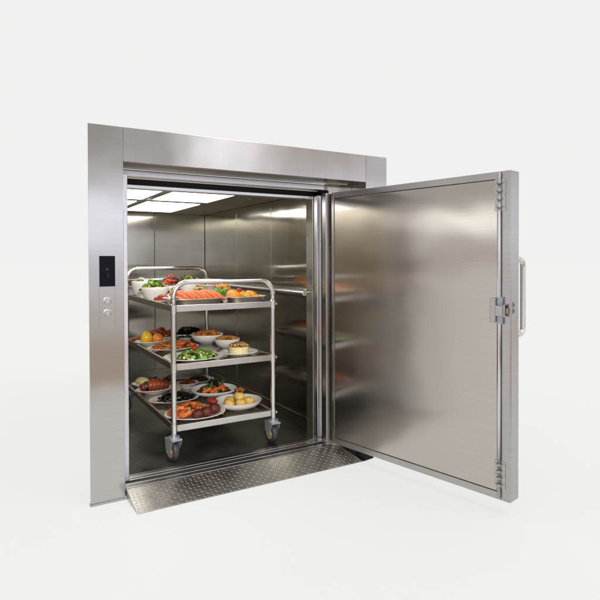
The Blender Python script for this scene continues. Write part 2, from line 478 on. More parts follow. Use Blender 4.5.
bm = BM(); s = 1.062; o0, o1 = DT, DT + 0.115; za, zb, r = 0.806, 1.156, 0.034
p = [Vector((s, o0, za))] + arc((s, o1 - r, za + r), r, -PI / 2, 0, (0, 1, 0), (0, 0, 1)) + arc((s, o1 - r, zb - r), r, 0, PI / 2, (0, 1, 0), (0, 0, 1)) + [Vector((s, o0, zb))]
tube(bm, p, 0.0135, 16)
cyl(bm, (s, o0, za), (s, o0 + .006, za), .02); cyl(bm, (s, o0, zb), (s, o0 + .006, zb), .02)
dobj('pull_handle', bm, M['tube'], door, smooth=True)

# ================================================================== trolley
CX0, CX1, CY0, CY1 = 0.475, 1.090, 0.247, 1.400
SZ = (0.224, 0.563, 0.889)
cart = empty('service_trolley', ((CX0 + CX1) / 2, (CY0 + CY1) / 2, ZF), 'three tier stainless steel trolley on grey castors, loaded with dishes inside the lift', 'trolley')
for z in SZ:
    bm = BM(); t = .018; e = .014
    x0, x1, y0, y1 = CX0 + e, CX1 - e, CY0 + e, CY1 - e
    box(bm, x0, x1, CY0 - .002, CY0 + .0115, z - t, z + t); box(bm, x0, x1, CY1 - .0115, CY1 + .002, z - t, z + t)
    box(bm, CX0 - .002, CX0 + .0115, y0, y1, z - t, z + t); box(bm, CX1 - .0115, CX1 + .002, y0, y1, z - t, z + t)
    sh = obj('shelf', bm, M['shelf'], cart, 0.003)
    bm = BM(); box(bm, x0, x1, y0, y1, z - .006, z - .003)
    obj('tray_bed', bm, M['bed'], sh)
for x in (CX0, CX1):
    for y in (CY0, CY1):
        bm = BM(); cyl(bm, (x, y, 0.196), (x, y, 0.905), 0.0148, 20)
        for z in SZ: cyl(bm, (x, y, z - .026), (x, y, z + .022), 0.0185, 20)
        if x == CX1:
            for z in SZ: cyl(bm, (x, y, z), (x + .025, y, z), .010, 14)
        obj('post', bm, M['tube'], cart, 0.001, smooth=False)
for y, zt in ((CY0, 1.036), (CY1, 1.095)):
    bm = BM(); r = .085
    p = [Vector((CX0, y, .905))] + arc((CX0 + r, y, zt - r), r, PI, PI / 2, (1, 0, 0), (0, 0, 1), 10) + arc((CX1 - r, y, zt - r), r, PI / 2, 0, (1, 0, 0), (0, 0, 1), 10) + [Vector((CX1, y, .905))]
    tube(bm, p, 0.0138, 16)
    if y == CY1:
        for z in (.962, 1.012): cyl(bm, (CX0 + .004, y, z), (CX1 - .004, y, z), .007, 10)
    obj('push_handle', bm, M['tube'], cart, smooth=True)
# side gallery stubs
WR = 0.058
def caster():
    x, y = CX0, CY0
    bm = BM()
    cyl(bm, (x, y, .182), (x, y, .200), .013); cyl(bm, (x, y, .172), (x, y, .183), .031, 24)
    box(bm, x - .031, x + .031, y - .036, y + .052, .163, .1725)
    for s in (-1, 1):
        a = s * .0275
        pts = [(y - .034, .1715), (y + .050, .1715), (y + .046, .120), (y + .030, .084), (y + .012, .086), (y - .026, .140)]
        va = [bm.verts.new((x + a, q[0], q[1])) for q in pts]; vb = [bm.verts.new((x + a + s * .003, q[0], q[1])) for q in pts]
        bm.faces.new(va); bm.faces.new(vb[::-1])
        for i in range(6): bm.faces.new((va[i], vb[i], vb[(i + 1) % 6], va[(i + 1) % 6]))
    wy, wz = y + .022, ZF + WR
    cyl(bm, (x - .032, wy, wz), (x + .032, wy, wz), .007, 12)
    c = obj('caster', bm, M['fork'], cart, 0.001, loc=(x, y, ZF))
    bm = BM()
    prof = [(.038, -.017), (.050, -.018), (.0565, -.012), (WR, 0), (.0565, .012), (.050, .018), (.038, .017), (.038, -.017)]
    lathe(bm, prof, seg=36); bmesh.ops.rotate(bm, verts=bm.verts, matrix=Matrix.Rotation(PI / 2, 3, 'Y')); bmesh.ops.translate(bm, verts=bm.verts, vec=(x, wy, wz))
    obj('tyre', bm, M['tyre'], c, smooth=True)
    bm = BM()
    lathe(bm, [(0, -.020), (.012, -.019), (.015, -.012), (.030, -.011), (.0375, -.016), (.0375, .016), (.030, .011), (.015, .012), (.012, .019), (0, .020)], seg=30)
    bmesh.ops.rotate(bm, verts=bm.verts, matrix=Matrix.Rotation(PI / 2, 3, 'Y')); bmesh.ops.translate(bm, verts=bm.verts, vec=(x, wy, wz))
    obj('hub', bm, M['hub'], c, smooth=True)
    return c
cst = caster(); cst.rotation_euler = (0, 0, .20)
for x, y, rz in ((CX1, CY0, .08), (CX0, CY1, .4), (CX1, CY1, .3)):
    c = cst.copy(); COL.objects.link(c); c.parent = cart
    c.location = Vector((x, y, ZF)) - cart.location; c.rotation_euler = (0, 0, rz)
    for ch in list(cst.children):
        d = ch.copy(); COL.objects.link(d); d.parent = c

# ================================================================== crockery
ZS = {'T': 0.8865, 'M': 0.5605, 'B': 0.2215}
def plate(x, y, tier, r, label, sy=1.0, h=0.020, rot=0, name='plate', group=None, lift_=0.0):
    z = ZS[tier] + lift_; bm = BM()
    prof = [(0, .0005), (r * .55, .0005), (r * .57, .003), (r * .70, h * .40), (r * .97, h * .93), (r, h), (r * .985, h + .003), (r * .95, h + .0015), (r * .70, h * .40 + .004), (r * .60, .0065), (0, .006)]
    lathe(bm, prof, (0, 0, 0), 1, sy, rot)
    bmesh.ops.translate(bm, verts=bm.verts, vec=(x, y, z))
    o = obj(name, bm, M['china'], None, smooth=True, loc=(x, y, z))
    return tag(o, label, 'plate', group)
def bowl(x, y, tier, r, h, label, sy=1.0, foot=.5, lip=.0, lift_=0.0):
    z = ZS[tier] + lift_; bm = BM(); t = .0045
    pr = [(0, .004), (r * foot - .004, .004), (r * foot - .003, 0), (r * foot, 0), (r * (foot + .03), .006)]
    for k in range(1, 9):
        u = k / 8
        pr.append((r * (foot + .03 + (.97 - foot - lip) * math.sin(u * PI / 2) ** 1.1), .006 + (h - .006) * (1 - math.cos(u * PI / 2)) ** .85))
    if lip: pr.append((r, h + .004))
    ir = [(a - t * 1.0, b + t * .4) for a, b in pr[5:]][::-1]
    prof = pr + [(pr[-1][0] - t * .3, pr[-1][1] + t * .5)] + ir + [(r * foot * .9, .011), (0, .010)]
    lathe(bm, prof, (0, 0, 0), 1, sy)
    bmesh.ops.translate(bm, verts=bm.verts, vec=(x, y, z))
    return tag(obj('bowl', bm, M['china'], None, smooth=True, loc=(x, y, z)), label, 'bowl')
def platter(x, y, tier, rx, ry, h, label):
    z = ZS[tier]; bm = BM(); q = ry / rx; r = rx
    prof = [(0, 0), (r * .76, 0), (r * .80, .003), (r * .92, h * .93), (r, h), (r * 1.0, h + .003), (r * .92, h + .001), (r * .81, .006), (0, .004)]
    lathe(bm, prof, (0, 0, 0), 1, q, seg=72, power=3.2)
    bmesh.ops.translate(bm, verts=bm.verts, vec=(x, y, z))
    return tag(obj('platter', bm, M['platter'], None, smooth=True, loc=(x, y, z)), label, 'platter')

# ================================================================== food pieces
RND = random.Random(7)
def rc(bm):
    return bm.loops.layers.color.get('Col') or bm.loops.layers.color.new('Col')
def paint(bm, faces, col):
    l = rc(bm)
    for f in faces:
        for lp in f.loops: lp[l] = (*[max(0, min(1, v)) for v in col], 1)
def jit(c, a=.15):
    k = 1 + RND.uniform(-a, a)
    return tuple(v * k * (1 + RND.uniform(-a, a) * .4) for v in c)

def blob(bm, c, r, col, sq=(1, 1, 1), amp=.12, fr=2.0, sub=2, rot=None, col2=None):
    """lumpy rounded piece; col2 tints its raised parts"""
    rc(bm)
    g = bmesh.ops.create_icosphere(bm, subdivisions=sub, radius=1.0)
    off = Vector((RND.uniform(0, 90), RND.uniform(0, 90), RND.uniform(0, 90)))
    R = rot or Matrix.Rotation(RND.uniform(0, 6.28), 3, 'Z') @ Matrix.Rotation(RND.uniform(-.5, .5), 3, 'X')
    hts = {}
    for v in g['verts']:
        k = noise.noise(v.co * fr + off); hts[v] = k
        p = v.co * (1 + amp * k)
        p = R @ Vector((p.x * sq[0], p.y * sq[1], p.z * sq[2]))
        v.co = Vector(c) + p * r
    l = rc(bm)
    for f in {f for v in g['verts'] for f in v.link_faces}:
        for lp in f.loops:
            cc = col
            if col2:
                u = max(0, min(1, .5 + hts[lp.vert] * 1.3)); cc = tuple(a * (1 - u) + b * u for a, b in zip(col, col2))
            lp[l] = (*[max(0, min(1, v)) for v in cc], 1)

def leaf(bm, c, s, col, tilt=None, ruf=.18, asp=.6, n=4):
    rc(bm); t = RND.uniform(0, 6.28)
    R = Matrix.Rotation(t, 3, 'Z') @ Matrix.Rotation(RND.uniform(-1.1, 1.1) if tilt is None else tilt, 3, 'X') @ Matrix.Rotation(RND.uniform(-.7, .7), 3, 'Y')
    off = RND.uniform(0, 99); g = []
    for i in range(n + 1):
        row = []
        for j in range(4):
            u = i / n * 2 - 1; w = (j / 3 * 2 - 1) * asp * math.sqrt(max(.06, 1 - u * u * .9))
            z = -.35 * u * u + .35 * w * w + ruf * math.sin(u * 5 + off + w * 6) * abs(w) * 2
            row.append(bm.verts.new(Vector(c) + R @ Vector((u, w, z)) * s))
        g.append(row)
    fs = []
    for i in range(n):
        for j in range(3):
            fs.append(bm.faces.new((g[i][j], g[i + 1][j], g[i + 1][j + 1], g[i][j + 1])))
    l = rc(bm)
    for f in fs:
        for lp in f.loops: lp[l] = (*[max(0, min(1, v)) for v in col], 1)

def dome(rx, ry, h, u=None):
    """random point on a heap of footprint rx, ry and height h"""
    a = RND.uniform(0, 6.283); q = math.sqrt(RND.random()) if u is None else u
    return Vector((rx * q * math.cos(a), ry * q * math.sin(a), h * (1 - q * q) ** .7))

def heap(name, x, y, z, rx, ry, h, recipe, label, cat, base=None, mat='food'):
    """one dish's contents: recipe = list of (kind, count, size, colour[, squash])"""
    bm = BM(); rc(bm)
    if base: blob(bm, (0, 0, 0), 1, base, (rx * .9, ry * .9, h * .75), .08, 2, 3, Matrix.Identity(3))
    for kind, n, s, col, *ex in recipe:
        for _ in range(n):
            p = dome(rx, ry, h); ss = s * RND.uniform(.7, 1.25); c = jit(col, .22)
            if kind == 'leaf': leaf(bm, p, ss, c)
            elif kind == 'chunk': blob(bm, p, ss, c, ex[0] if ex else (1, .8, .7), .25, 1.6, 2)
            elif kind == 'strip': 
                d = Vector((RND.uniform(-1, 1), RND.uniform(-1, 1), RND.uniform(-.3, .4))).normalized()
                e = p + d * ss; m_ = (p + e) / 2 + Vector((0, 0, ss * .25)); k0 = len(bm.verts)
                rs = tube(bm, [p - d * ss * .5, p, m_, e], [ss * .10, ss * .14, ss * .13, ss * .08], 6)
                paint(bm, {f for r_ in rs for v in r_ for f in v.link_faces}, c)
            elif kind == 'disc':
                k = Matrix.Rotation(RND.uniform(0, 6.28), 3, 'Z') @ Matrix.Rotation(RND.uniform(-.7, .7), 3, 'X')
                blob(bm, p, ss, c, (1, 1, .22), .06, 1.5, 2, k)
    zmin = z - .001
    for v in bm.verts:
        v.co += Vector((x, y, z))
        if v.co.z < zmin: v.co.z = zmin + .0005 * RND.random()
    o = obj(name, bm, M[mat], None, smooth=True, loc=(x, y, z))
    return tag(o, label, cat)

def piece(name, x, y, z, r, col, label, cat, sq=(1, 1, 1), amp=.08, fr=2, mat='food', group=None, col2=None, rot=None, stem=None):
    bm = BM(); blob(bm, (x, y, z), r, col, sq, amp, fr, 3, rot, col2)
    if stem:
        rs = tube(bm, [(x, y, z + r * sq[2] * .9), (x + .002, y, z + r * sq[2] + .008)], [.002, .0015], 6)
        paint(bm, {f for q in rs for v in q for f in v.link_faces}, stem)
    o = obj(name, bm, M[mat], None, smooth=True, loc=(x, y, z))
    return tag(o, label, cat, group)

LG, MG, DG = (.44, .58, .12), (.17, .34, .05), (.035, .085, .018)
RED, ORG, YEL, CRM = (.60, .05, .02), (.78, .28, .04), (.72, .42, .04), (.72, .62, .42)
WHT = (.78, .76, .70)

# ---------------------------------------------------------------- top shelf
T = ZS['T']
platter(0.655, 0.425, 'T', 0.178, 0.135, .046, 'oval steel platter of prawns beside the front left post of the trolley')
def prawn(i, x, y, z):
    bm = BM(); rc(bm); L = rc(bm)
    pts, rad = [], []
    n = 18
    for k in range(n + 1):
        u = k / n
        pts.append(Vector((-.048 + .100 * u, .040 - .080 * u + .020 * math.sin(PI * u), .034 * (1 - u) ** 1.3 + .016 * math.sin(PI * u))))
        rad.append(.0205 * (math.sin(PI * (.16 + .74 * u)) ** .7) * (1 + .035 * math.sin(u * 52)))
    rs = tube(bm, pts, rad, 14)
    for k, (q, w) in enumerate(zip(rs, rs[1:])):
        for i_ in range(14):
            col = (.90, .76, .62) if (i_ in (2, 9, 10)) else jit((.84, .31, .11), .10)
            for f in set(q[i_].link_faces) & set(w[i_].link_faces):
                for lp in f.loops: lp[L] = (*col, 1)
    for sgn in (-1, 0, 1):   # tail fan
        blob(bm, pts[-1] + Vector((.008, -.004 + .007 * sgn, .001)), .010, (.78, .16, .05), (1.2, .4, .25), .05, 2, 1, Matrix.Rotation(-.6 + .5 * sgn, 3, 'Z'))
    R = Matrix.Rotation(RND.uniform(-.14, .10) - .12, 3, 'Z')
    for v in bm.verts: v.co = Vector((x, y, z)) + R @ v.co
    o = obj('prawn', bm, M['glossy'], None, smooth=True, loc=(x, y, z))
    tag(o, 'orange cooked prawn in the overlapping row on the front steel platter', 'prawn', 'prawns on the front platter')
for i in range(7):
    prawn(i, 0.555 + i * .036, 0.400 + .006 * math.sin(i * 2), T + .036 + .004 * (i % 2))
heap('tomato_relish', 0.60, 0.48, T + .022, .08, .05, .036, [('chunk', 40, .011, (.60, .06, .03)), ('chunk', 14, .009, (.75, .42, .30))],
     'chopped red relish heaped behind the prawns on the front platter', 'relish')
platter(0.965, 0.415, 'T', 0.140, 0.115, .046, 'steel platter of golden fried pieces by the front right post')
piece('mango', 0.905, 0.425, T + .052, .049, (.86, .40, .03), 'smooth orange mango half at the left end of the fried food platter', 'mango', (1.15, .8, .75), .05, 1.5, 'glossy', col2=(.90, .56, .06))
for i, (x, y, z, r) in enumerate(((.965, .455, .040, .034), (1.02, .425, .040, .036), (.985, .39, .030, .028), (1.055, .395, .022, .028), (1.03, .46, .030, .032), (1.07, .43, .020, .024))):
    piece('fritter', x, y, T + z + .012, r, (.84, .46, .08), 'lumpy golden fritter piled on the steel platter by the front right post', 'fritter', (1.1, .9, .75), .35, 2.3, 'crumb', 'fritters on the steel platter', (.90, .62, .16))
piece('brussels_sprout', .955, .375, T + .030, .024, (.34, .36, .05), 'small olive green sprout in front of the mango half', 'sprout', (1.1, 1, .8), .2, 2.5, 'food', col2=(.60, .52, .14))
piece('cherry_tomato', .957, .447, T + .080, .0185, (.60, .02, .03), 'red cherry tomato sitting on top of the fritters', 'tomato', (1, 1, .95), .03, 1, 'glossy', stem=MG)
# salad bowls on the far left
plate(0.572, 0.945, 'T', .098, 'flat white plate standing under the deep white salad bowl', h=.014, sy=.9)
bowl(0.563, 0.95, 'T', .092, .082, 'deep white bowl of salad at the left rim of the top shelf', foot=.5, lift_=.008)
heap('salad', 0.563, 0.95, T + .080, .070, .070, .045, [('leaf', 60, .026, LG), ('leaf', 30, .022, (.60, .64, .28)), ('chunk', 30, .014, (.80, .68, .48)), ('leaf', 8, .024, MG)],
     'pale green lettuce salad with cream croutons in the deep white bowl', 'salad')
bowl(0.545, 1.24, 'T', .070, .120, 'tall white bowl at the far left corner of the top shelf', foot=.35)
heap('potato_salad', 0.545, 1.24, T + .108, .050, .050, .030, [('chunk', 26, .013, WHT), ('chunk', 8, .011, (.70, .55, .20)), ('leaf', 8, .014, LG)],
     'creamy white potato salad in the tall far left bowl', 'salad')
plate(0.530, 1.085, 'T', .050, 'little side plate of herbs at the left rim between the two white bowls', h=.012, lift_=.045)
heap('herb_salad', 0.530, 1.085, T + .055, .040, .034, .022, [('leaf', 34, .014, MG), ('leaf', 16, .013, LG)],
     'small heap of dark green herbs on the little side plate', 'herbs')
# the little plate stands on an upturned dish
bm = BM(); lathe(bm, [(0, 0), (.038, 0), (.036, .006), (.030, .044), (0, .0445)], (0, 0, 0)); bmesh.ops.translate(bm, verts=bm.verts, vec=(.530, 1.085, T))
tag(obj('ramekin', bm, M['china'], None, smooth=True, loc=(.530, 1.085, T)), 'upturned white ramekin holding up the little side plate', 'ramekin')
plate(0.580, 0.715, 'T', .095, 'flat white plate with red tomato and radish behind the prawns', h=.016, sy=.9)
piece('tomato', 0.545, 0.70, T + .032, .034, (.60, .02, .02), 'large red tomato half on the flat white plate behind the prawns', 'tomato', (1.15, .9, .75), .12, 2, 'glossy')
piece('tomato', 0.515, 0.735, T + .024, .022, (.55, .03, .02), 'smaller red tomato wedge at the left of the big tomato half', 'tomato', (1.2, .8, .75), .12, 2, 'glossy')
for i, (x, y) in enumerate(((.60, .70), (.625, .725), (.645, .69), (.60, .745))):
    piece('radish', x, y, T + .032 + .006 * (i % 2), .023, (.74, .62, .55), 'pale pink and white peeled radish beside the red tomato half', 'radish', (1.1, .9, .8), .1, 2, 'food', 'radishes beside the tomato half', (.80, .74, .66))
bowl(0.735, 1.16, 'T', .070, .085, 'white bowl piled with red peppers at the far centre of the top shelf', foot=.5)
heap('pepper_salad', 0.735, 1.16, T + .082, .070, .060, .062, [('chunk', 26, .019, RED, (1.2, .7, .5)), ('chunk', 16, .016, (.10, .12, .02)), ('chunk', 14, .016, ORG, (1.2, .7, .5)), ('leaf', 10, .018, MG), ('strip', 5, .05, (.68, .10, .02))],
     'red peppers and dark olives piled high with one pepper standing up', 'salad')
heap('red_pepper', 0.745, 1.155, T + .145, .006, .006, .012, [('strip', 5, .026, (.70, .09, .02))],
     'red pepper stalks pointing up from the top of the pepper salad', 'pepper')
plate(0.700, 0.93, 'T', .078, 'white plate of green herbs right of the deep salad bowl', h=.018, lift_=.001)
heap('green_salad', 0.700, 0.93, T + .008, .064, .058, .070, [('leaf', 70, .021, MG), ('leaf', 24, .02, LG), ('chunk', 18, .013, (.62, .16, .10)), ('chunk', 12, .013, (.7, .5, .36))],
     'dark and light green herb salad with pink bits behind the prawns', 'salad')
plate(0.735, 0.63, 'T', .062, 'small white plate of shredded onion directly behind the prawns', h=.014)
heap('onion_salad', 0.735, 0.63, T + .008, .050, .045, .045, [('strip', 60, .03, (.72, .66, .58)), ('leaf', 16, .014, MG), ('chunk', 14, .009, (.66, .12, .08))],
     'pale shredded onion with green herbs and red specks on a small plate', 'salad')
bowl(0.885, 1.22, 'T', .098, .104, 'wide white bowl of lettuce at the far side of the top shelf', foot=.5)
heap('lettuce_salad', 0.885, 1.22, T + .092, .084, .07, .052, [('leaf', 60, .026, LG), ('leaf', 20, .024, MG), ('chunk', 20, .014, (.35, .12, .03)), ('chunk', 8, .014, (.66, .10, .04))],
     'leafy lettuce with browned bits in the wide white bowl at the far side', 'salad')
plate(0.980, 1.05, 'T', .092, 'white dish heaped with pink and orange topping near the far handle', h=.030, lift_=.062)
bm = BM(); lathe(bm, [(0, 0), (.06, 0), (.058, .006), (.05, .060), (0, .0615)], (0, 0, 0)); bmesh.ops.translate(bm, verts=bm.verts, vec=(.980, 1.05, T))
tag(obj('ramekin', bm, M['china'], None, smooth=True, loc=(.980, 1.05, T)), 'upturned white dish under the plate of pink and orange topping', 'ramekin')
heap('seafood_salad', 0.980, 1.05, T + .080, .078, .06, .052, [('chunk', 60, .013, (.68, .22, .10)), ('chunk', 34, .012, (.74, .50, .30)), ('chunk', 20, .011, (.50, .10, .04)), ('leaf', 8, .013, LG)],
     'pink and orange chopped seafood heaped on the raised white dish', 'seafood')
heap('rice', 0.885, 0.985, T + .004, .080, .05, .075, [('chunk', 130, .0085, (.74, .58, .32), (1.3, .6, .6))],
     'pale golden rice mound in the middle of the top shelf behind the broccoli', 'rice', base=(.66, .5, .28))
for i, (x, y, z, r) in enumerate(((1.035, .88, .088, .030), (1.060, .905, .078, .026), (1.01, .915, .080, .026), (1.045, .86, .060, .030), (1.02, .88, .045, .032), (1.06, .88, .025, .026), (1.015, .87, .018, .026))):
    piece('bread_roll', x, y, T + z, r, (.66, .38, .10), 'small golden bread roll in the stack near the right rim of the top shelf', 'bread roll', (1.15, .9, .7), .12, 2, 'crumb', 'stack of small bread rolls', (.80, .60, .26))
plate(0.905, 0.70, 'T', .100, 'white plate of broccoli in the middle of the top shelf', h=.016)
def broccoli(x, y, z, r):
    bm = BM(); rc(bm)
    rs = tube(bm, [(x, y, z - r * .5), (x, y, z + r * .3)], [r * .25, r * .35], 8); paint(bm, {f for q in rs for v in q for f in v.link_faces}, (.30, .42, .12))
    for k in range(26):
        a = RND.uniform(0, 6.28); b = math.acos(RND.uniform(0, 1))
        d = Vector((math.sin(b) * math.cos(a), math.sin(b) * math.sin(a), math.cos(b)))
        blob(bm, Vector((x, y, z + r * .25)) + d * r * .62, r * .36, jit((.26, .46, .06), .3), (1, 1, 1), .35, 5, 2, None, (.40, .60, .10))
    return tag(obj('broccoli_floret', bm, M['crumb'], None, smooth=True, loc=(x, y, z)), 'bright green broccoli floret on the plate in the middle of the top shelf', 'broccoli', 'broccoli florets on the top shelf')
for x, y, z, r in ((.905, .655, .034, .036), (.955, .675, .036, .036), (.855, .70, .034, .032), (.925, .735, .045, .034), (.985, .70, .030, .028), (.88, .76, .034, .030)):
    broccoli(x, y, T + z, r)

# ---------------------------------------------------------------- middle shelf
Z = ZS['M']
plate(0.585, 1.150, 'M', .112, 'white plate of lemons at the left rim of the middle shelf', sy=.85, h=.028)
piece('lemon', 0.548, 1.125, Z + .056, .044, (.88, .66, .05), 'yellow lemon at the left of its plate on the middle shelf', 'lemon', (.95, .9, 1), .06, 1.5, 'glossy', rot=Matrix.Rotation(.3, 3, 'Y'))
piece('orange', 0.622, 1.105, Z + .046, .040, (.88, .48, .04), 'orange fruit to the right of the yellow lemon', 'orange', (1, 1, .92), .05, 1.5, 'glossy')
plate(0.730, 1.315, 'M', .118, 'plate of dark red tomatoes behind the lemons', h=.03, sy=.7)
for i, (x, y, z, r) in enumerate(((.66, 1.27, .062, .036), (.725, 1.265, .060, .034), (.70, 1.31, .088, .034), (.775, 1.30, .070, .034), (.65, 1.325, .075, .034), (.79, 1.345, .060, .032), (.74, 1.34, .066, .03))):
    piece('roast_tomato', x, y, Z + z - .016, r, (.40, .06, .02), 'dark red roasted tomato heaped behind the lemons', 'tomato', (1, 1, .85), .1, 2, 'glossy', 'roasted tomatoes behind the lemons', (.62, .16, .04))
for i in range(3):
    piece('carrot', 0.515 + .022 * i, 1.305 - .014 * i, Z + .030 + .004 * i, .030, (.72, .20, .03), 'short orange carrot lying at the left rim behind the lemons', 'carrot', (1.4, .35, .3), .06, 2, 'food', 'carrots at the rim behind the lemons', rot=Matrix.Rotation(.3 + .3 * i, 3, 'Z'))
plate(0.655, 0.850, 'M', .172, 'oval white plate of roasted peppers in the middle of the middle shelf', sy=.76, h=.022)
heap('roast_vegetables', 0.665, 0.86, Z + .010, .140, .095, .042, [('chunk', 70, .020, (.74, .26, .06), (1.3, .9, .4)), ('chunk', 60, .017, (.80, .50, .18), (1.3, .9, .4)), ('chunk', 34, .017, (.62, .09, .03), (1.3, .8, .4)), ('leaf', 10, .014, MG), ('chunk', 10, .015, (.62, .58, .30))],
     'orange roasted peppers and vegetables spread on the oval plate', 'vegetables', base=(.40, .14, .03))
plate(0.655, 0.440, 'M', .178, 'large white plate of green salad at the front of the middle shelf', sy=.88, h=.024)
heap('green_salad', 0.675, 0.435, Z + .008, .112, .090, .046, [('leaf', 120, .022, (.42, .58, .17)), ('leaf', 60, .02, LG), ('chunk', 80, .012, (.76, .80, .50)), ('chunk', 20, .010, (.84, .80, .66)), ('chunk', 12, .012, (.72, .42, .22)), ('leaf', 24, .02, DG)],
     'chopped green salad on the large plate at the front of the middle shelf', 'salad', base=(.12, .22, .04))
piece('cherry_tomato', 0.662, 0.445, Z + .070, .0185, (.62, .02, .03), 'red cherry tomato crowning the green salad on the middle shelf', 'tomato', (1.05, 1, .9), .03, 1, 'glossy', stem=MG)
plate(0.905, 1.290, 'M', .125, 'far plate of dark greens on the middle shelf', h=.040, sy=.7)
heap('kale_salad', 0.905, 1.27, Z + .022, .100, .07, .062, [('leaf', 90, .024, DG), ('leaf', 24, .02, (.05, .12, .02)), ('chunk', 16, .014, (.30, .04, .02)), ('leaf', 6, .016, LG)],
     'dark green kale heaped on the far plate of the middle shelf', 'salad', base=(.02, .05, .012))
bowl(0.960, 1.035, 'M', .115, .062, 'larger white bowl of orange pasta on the middle shelf', foot=.5)
heap('pasta', 0.960, 1.035, Z + .048, .100, .090, .036, [('strip', 70, .022, (.80, .44, .07)), ('chunk', 110, .011, (.78, .38, .06)), ('chunk', 20, .012, (.72, .46, .10)), ('leaf', 8, .010, DG)],
     'orange pasta bake mounded in the larger white bowl', 'pasta', base=(.45, .2, .04))
bowl(1.000, 0.755, 'M', .086, .060, 'smaller white bowl of golden noodles behind the cheesecake', foot=.5)
heap('noodles', 1.000, 0.755, Z + .048, .072, .068, .028, [('strip', 60, .020, (.78, .50, .16)), ('chunk', 60, .010, (.80, .54, .18)), ('chunk', 26, .011, (.56, .28, .06)), ('leaf', 8, .009, MG)],
     'golden noodles with green bits in the smaller white bowl', 'noodles', base=(.45, .25, .06))
plate(0.955, 0.450, 'M', .122, 'flat white plate under the round cheesecake', sy=.92, h=.022)
bm = BM(); rc(bm)
lathe(bm, [(0, 0), (.058, 0), (.061, .004), (.061, .048), (.058, .052), (0, .053)], (0, 0, 0), seg=40)
paint(bm, bm.faces, (.90, .82, .60)); bmesh.ops.translate(bm, verts=bm.verts, vec=(.945, .43, Z + .0065))
tag(obj('cheesecake', bm, M['food'], None, smooth=False, bevel=.002, loc=(.945, .43, Z + .0065)), 'small round pale yellow cheesecake on the front right plate of the middle shelf', 'cake')
heap('nut_topping', .945, .43, Z + .0595, .055, .055, .020, [('chunk', 70, .010, (.62, .36, .14)), ('chunk', 50, .009, (.78, .64, .44)), ('chunk', 16, .009, (.30, .14, .05))],
     'chopped nuts scattered over the top of the round cheesecake', 'nuts')

# ---------------------------------------------------------------- bottom shelf
Z = ZS['B']
plate(0.600, 1.325, 'B', .110, 'far left white plate with pale melon on the bottom shelf', h=.035, sy=.6)
piece('melon', 0.562, 1.290, Z + .052, .060, (.78, .72, .42), 'pale yellow melon wedge on the far left plate of the bottom shelf', 'melon', (1.15, .7, .55), .08, 1.5, 'food', col2=(.86, .82, .56))
heap('braised_beef', 0.645, 1.335, Z + .022, .055, .04, .040, [('chunk', 36, .018, (.13, .05, .02)), ('chunk', 10, .015, (.28, .14, .04))],
     'dark brown braised meat beside the pale melon wedge', 'meat', base=(.1, .04, .02))
plate(0.760, 1.335, 'B', .060, 'small white plate of brown mushrooms at the far side of the bottom shelf', h=.030, sy=.9)
heap('mushrooms', 0.760, 1.335, Z + .012, .045, .038, .045, [('chunk', 34, .016, (.22, .11, .04)), ('chunk', 10, .014, (.38, .24, .08))],
     'brown mushrooms on the small plate at the far side of the bottom shelf', 'mushrooms')
plate(0.610, 1.130, 'B', .138, 'oval white plate with long ridged red roast on the bottom shelf', sy=.66, h=.030)
bm = BM(); rc(bm); pts = []; rad = []
for k in range(40):
    u = k / 39; pts.append((.505 + .20 * u, 1.115 + .015 * math.sin(u * 3), Z + .048 + .010 * math.sin(u * PI))); rad.append((.040 * math.sin(PI * (.10 + .80 * u)) ** .5) * (1 + .05 * math.sin(u * 42)))
rs = tube(bm, pts, rad, 14)
Lc = rc(bm)
for k, (q, w) in enumerate(zip(rs, rs[1:])):
    col = (.46, .13, .04) if k % 6 < 1 else (.66, .25, .08)
    if k < 5: col = (.50, .03, .015)
    if 5 <= k < 8: col = (.04, .02, .012)
    for i_ in range(14):
        for f in set(q[i_].link_faces) & set(w[i_].link_faces):
            for lp in f.loops: lp[Lc] = (*col, 1)
tag(obj('roast_fillet', bm, M['food'], None, smooth=True, loc=(.6, 1.115, Z + .02)), 'long ridged red roast fillet on the oval plate of the bottom shelf', 'meat')
plate(0.655, 0.835, 'B', .168, 'white plate of black mussels in the middle of the bottom shelf', sy=.72, h=.022)
bm = BM(); rc(bm)
for k in range(74):
    p = dome(.118, .085, .040); blob(bm, p, .020 * RND.uniform(.8, 1.2), jit((.010, .010, .013), .3), (1.25, .6, .4), .08, 1.5, 2)
for k in range(9):
    p = dome(.10, .07, .042); leaf(bm, p + Vector((0, 0, .006)), .012, jit(LG))
for k in range(12):
    p = dome(.10, .07, .040); blob(bm, p, .009, jit((.30, .26, .14)), (1, 1, .6), .2, 2, 1)
for v in bm.verts:
    v.co += Vector((.672, .835, Z + .012)); v.co.z = max(v.co.z, Z + .008 + .0005 * RND.random())
tag(obj('mussels', bm, M['glossy'], None, smooth=True, loc=(.672, .835, Z + .012)), 'heap of glossy black mussels with green bits on a white plate', 'mussels')
plate(0.663, 0.440, 'B', .184, 'large white plate of meatballs and carrots at the front of the bottom shelf', sy=.86, h=.024)
for i, (x, y, r) in enumerate(((.648, .355, .031), (.708, .362, .032), (.768, .395, .036))):
    piece('meatball', x, y, Z + .010 + r * .82, r, (.26, .05, .04), ['dark red meatball at the left of the three at the plate front', 'dark red meatball between the other two at the plate front', 'largest dark red meatball at the right end of the three'][i], 'meatball', (1.05, 1, .9), .24, 3.5, 'crumb', 'meatballs at the front of the bottom shelf', (.46, .12, .08))
piece('red_sausage', 0.775, 0.455, Z + .070, .030, (.42, .03, .02), 'bright red lump of sausage resting behind the largest meatball', 'sausage', (1.2, .9, .8), .25, 3, 'food', col2=(.60, .08, .04))
